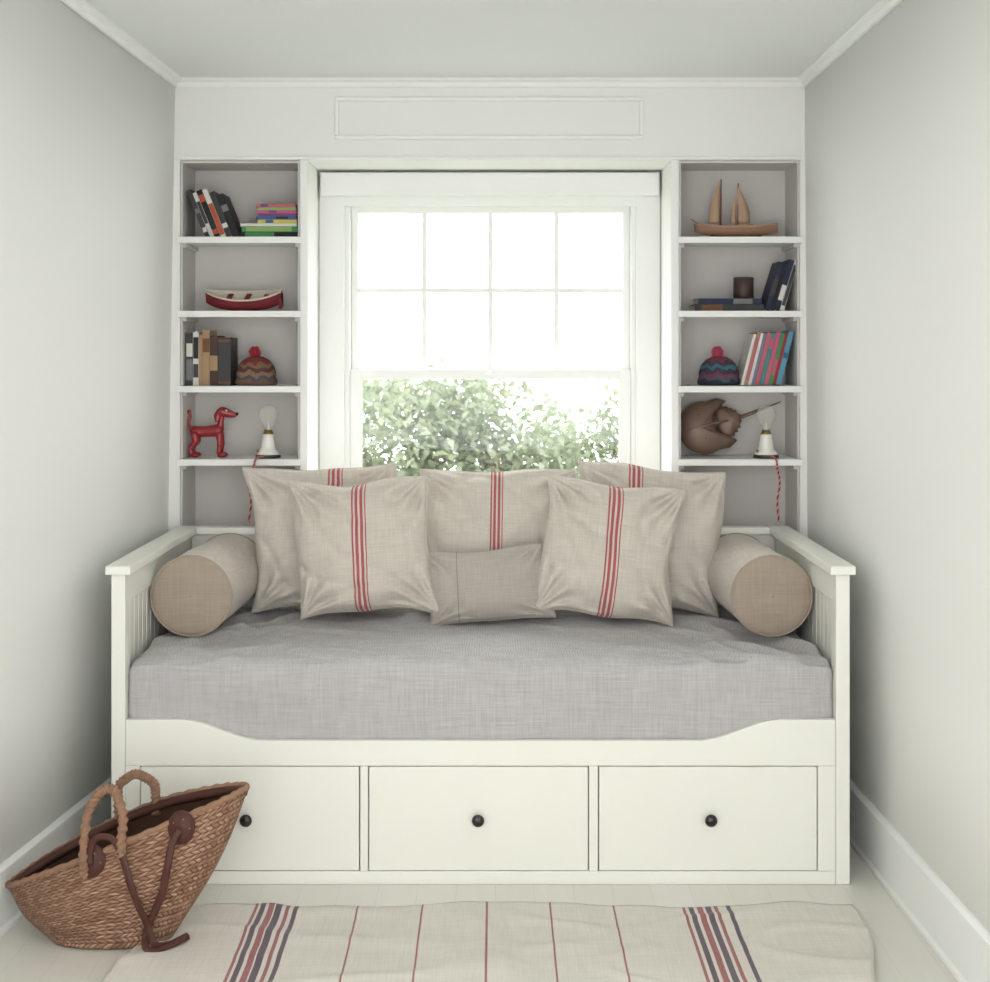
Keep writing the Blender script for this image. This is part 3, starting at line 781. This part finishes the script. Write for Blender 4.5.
# ------------------------------------------------------------------ porcelain lamps with bare bulbs
M['porc'] = paint('porcelain', (238, 236, 228), .18, .01, 10, 0, spec=.6)
M['brass'] = paint('aged_brass', (170, 140, 86), .35, .05, 20, 0, metallic=1)
cm('cordred', (176, 40, 46)); cm('cordwhite', (226, 214, 204))
def lamp(x, cord):
    z = SH[3]; y = 4.905
    e = empty('bulb_lamp', (x, y, z))
    b = B('base', (x, y, z), e)
    b.lathe([(.001, .0005), (.043, .0005), (.045, .003), (.045, .009), (.042, .012)], 'knob', (x, y, z))
    b.lathe([(.043, .0125), (.040, .020), (.031, .030), (.026, .036), (.027, .040), (.024, .056), (.021, .075), (.022, .078), (.021, .084), (.001, .085)], 'porc', (x, y, z))
    b.lathe([(.018, .0852), (.018, .090), (.015, .092), (.015, .098), (.001, .099)], 'brass', (x, y, z))
    b.ball((x-.034, y-.020, z+.026), .005, 'brass', 10)
    b.done()
    g = B('bulb', (x, y, z+.1), e)
    prof = [(.0135, .099), (.014, .106), (.019, .118), (.028, .132), (.0335, .148), (.033, .162), (.027, .176), (.016, .185), (.002, .188)]
    g.lathe(prof, 'bulb', (x, y, z)); g.done()
    f = B('filament', (x, y, z+.1), e)
    f.tube([(x, y, z+.099), (x, y, z+.128)], [.006, .003], 'porc', 8)
    f.tube([(x-.003, y, z+.125), (x-.013, y, z+.150), (x-.007, y, z+.160), (x-.004, y, z+.145), (x, y, z+.162), (x+.004, y, z+.145), (x+.007, y, z+.160), (x+.013, y, z+.150), (x+.003, y, z+.125)], .0009, 'brass', 6, smooth_n=3)
    f.done()
    c = B('cord', (x, y, z), e)
    P, R = catmull([Vector(p) for p in cord], [.003]*len(cord), 24)
    for ph, m in ((0, 'cordred'), (math.pi, 'cordwhite'), (math.pi/2, 'cordred'), (-math.pi/2, 'cordred')):
        pts = []
        for i, p in enumerate(P):
            d = (P[min(i+1, len(P)-1)]-P[max(i-1, 0)]).normalized(); u = d.orthogonal().normalized() if abs(d.y) > .95 else (Vector((0, 1, 0))-d*d.y).normalized(); w = d.cross(u)
            pts.append(p+(u*math.cos(i*.75+ph)+w*math.sin(i*.75+ph))*.0020)
        c.tube(pts, .0020, m, 6)
    c.done()
z = SH[3]
lamp(-.803, [(-.815, 4.862, z+.006), (-.825, 4.845, z+.008), (-.835, 4.826, z+.000), (-.842, 4.822, z-.030), (-.862, 4.824, z-.075), (-.850, 4.826, z-.14), (-.858, 4.827, z-.22)])
lamp(.960, [(.968, 4.862, z+.006), (.975, 4.845, z+.008), (.980, 4.826, z+.000), (.984, 4.822, z-.030), (.992, 4.824, z-.08), (.984, 4.826, z-.15), (.990, 4.827, z-.22)])

# ------------------------------------------------------------------ horseshoe crab shell
M['crab'] = paint('crab_shell', (140, 112, 96), .42, .2, 14, .3, 40, spec=.5)
b = B('horseshoe_crab', (.74, 4.97, z))
T = Matrix.Translation((.752, 4.990, z+.103))@Matrix.Rotation(math.radians(-12), 4, 'X')@Matrix.Rotation(math.radians(-14), 4, 'Y')
def inflate(outline, h, m, T, n=10):
    cx = sum(p[0] for p in outline)/len(outline); cz = sum(p[1] for p in outline)/len(outline)
    rings = []
    for i in range(n+1):
        t = 1-i/n*.985; dep = h*math.sqrt(max(0, 1-t*t))
        rings.append([(cx+(x-cx)*t, -dep, cz+(q-cz)*t) for x, q in outline])
    rings = [[(x, .006, q) for x, q in outline]]+rings
    b.loft(rings, m, T=T)
out = []
for i in range(33):
    a = math.radians(70+220*i/32); out.append((.092*math.cos(a)*1.02, .096*math.sin(a)))
out += [(.075, -.092), (.105, -.074), (.060, -.055), (.045, -.03), (.045, .03), (.060, .055), (.105, .074), (.075, .092)]
inflate(out, .050, 'crab', T)
T2 = T@Matrix.Translation((.012, -.006, 0))
op = [(.038, -.052), (.060, -.056), (.070, -.062), (.074, -.052), (.086, -.056), (.089, -.045), (.102, -.046), (.104, -.034), (.116, -.034), (.118, -.020), (.128, -.012), (.124, 0),
      (.128, .012), (.118, .020), (.116, .034), (.104, .034), (.102, .046), (.089, .045), (.086, .056), (.074, .052), (.070, .062), (.060, .056), (.038, .052)]
inflate(op, .030, 'crab', T2)
b.tube([(-.06, -.040, 0), (-.02, -.050, 0), (.03, -.044, 0), (.10, -.028, 0)], [.003, .005, .005, .004], 'crab', 8, T=T)
for s in (-1, 1):
    b.tube([(-.05, -.034, s*.030), (-.01, -.042, s*.040), (.04, -.028, s*.042)], [.003, .005, .003], 'crab', 8, T=T)
    b.ball((-.012, -.040, s*.044), (.007, .005, .004), 'black', 10, T=T)
b.tube([(.118, -.008, 0), (.20, -.010, .010), (.295, -.012, .022)], [.008, .006, .0015], 'crab', 10, T=T)
b.done()

# ------------------------------------------------------------------ light : overcast sky, brighter on the garden side
w = bpy.data.worlds.new('sky'); scene.world = w; w.use_nodes = True
nt = w.node_tree; bg = nt.nodes['Background']; bg.inputs[0].default_value = (0.985, 0.99, 1.0, 1)
tc = nt.nodes.new('ShaderNodeTexCoord'); sp = nt.nodes.new('ShaderNodeSeparateXYZ'); mr = nt.nodes.new('ShaderNodeMapRange')
mr.inputs[1].default_value = -0.2; mr.inputs[2].default_value = 0.7; mr.inputs[3].default_value = 3.55; mr.inputs[4].default_value = 4.6
nt.links.new(tc.outputs['Generated'], sp.inputs[0]); nt.links.new(sp.outputs[1], mr.inputs[0]); nt.links.new(mr.outputs[0], bg.inputs[1])
sl = bpy.data.lights.new('hazy_sun', 'SUN'); so = bpy.data.objects.new('hazy_sun', sl); COL.objects.link(so)
sl.energy = 6.5; sl.angle = math.radians(60); sl.color = (0.94, 0.98, 1.0)
so.location = (0, 9, 6); so.rotation_euler = Vector((0, -math.cos(math.radians(48)), -math.sin(math.radians(48)))).to_track_quat('-Z', 'Y').to_euler()

cam = bpy.data.cameras.new('camera'); co = bpy.data.objects.new('camera', cam); COL.objects.link(co)
co.location = (0, 0, 1.525); co.rotation_euler = (math.radians(90), 0, 0)
cam.lens = 50.36; cam.sensor_width = 36; cam.sensor_fit = 'HORIZONTAL'; cam.shift_y = -0.1424
cam.dof.use_dof = True; cam.dof.focus_distance = 4.25; cam.dof.aperture_fstop = 5.0
scene.camera = co
scene.view_settings.view_transform = 'Standard'
scene.view_settings.exposure = 0.0
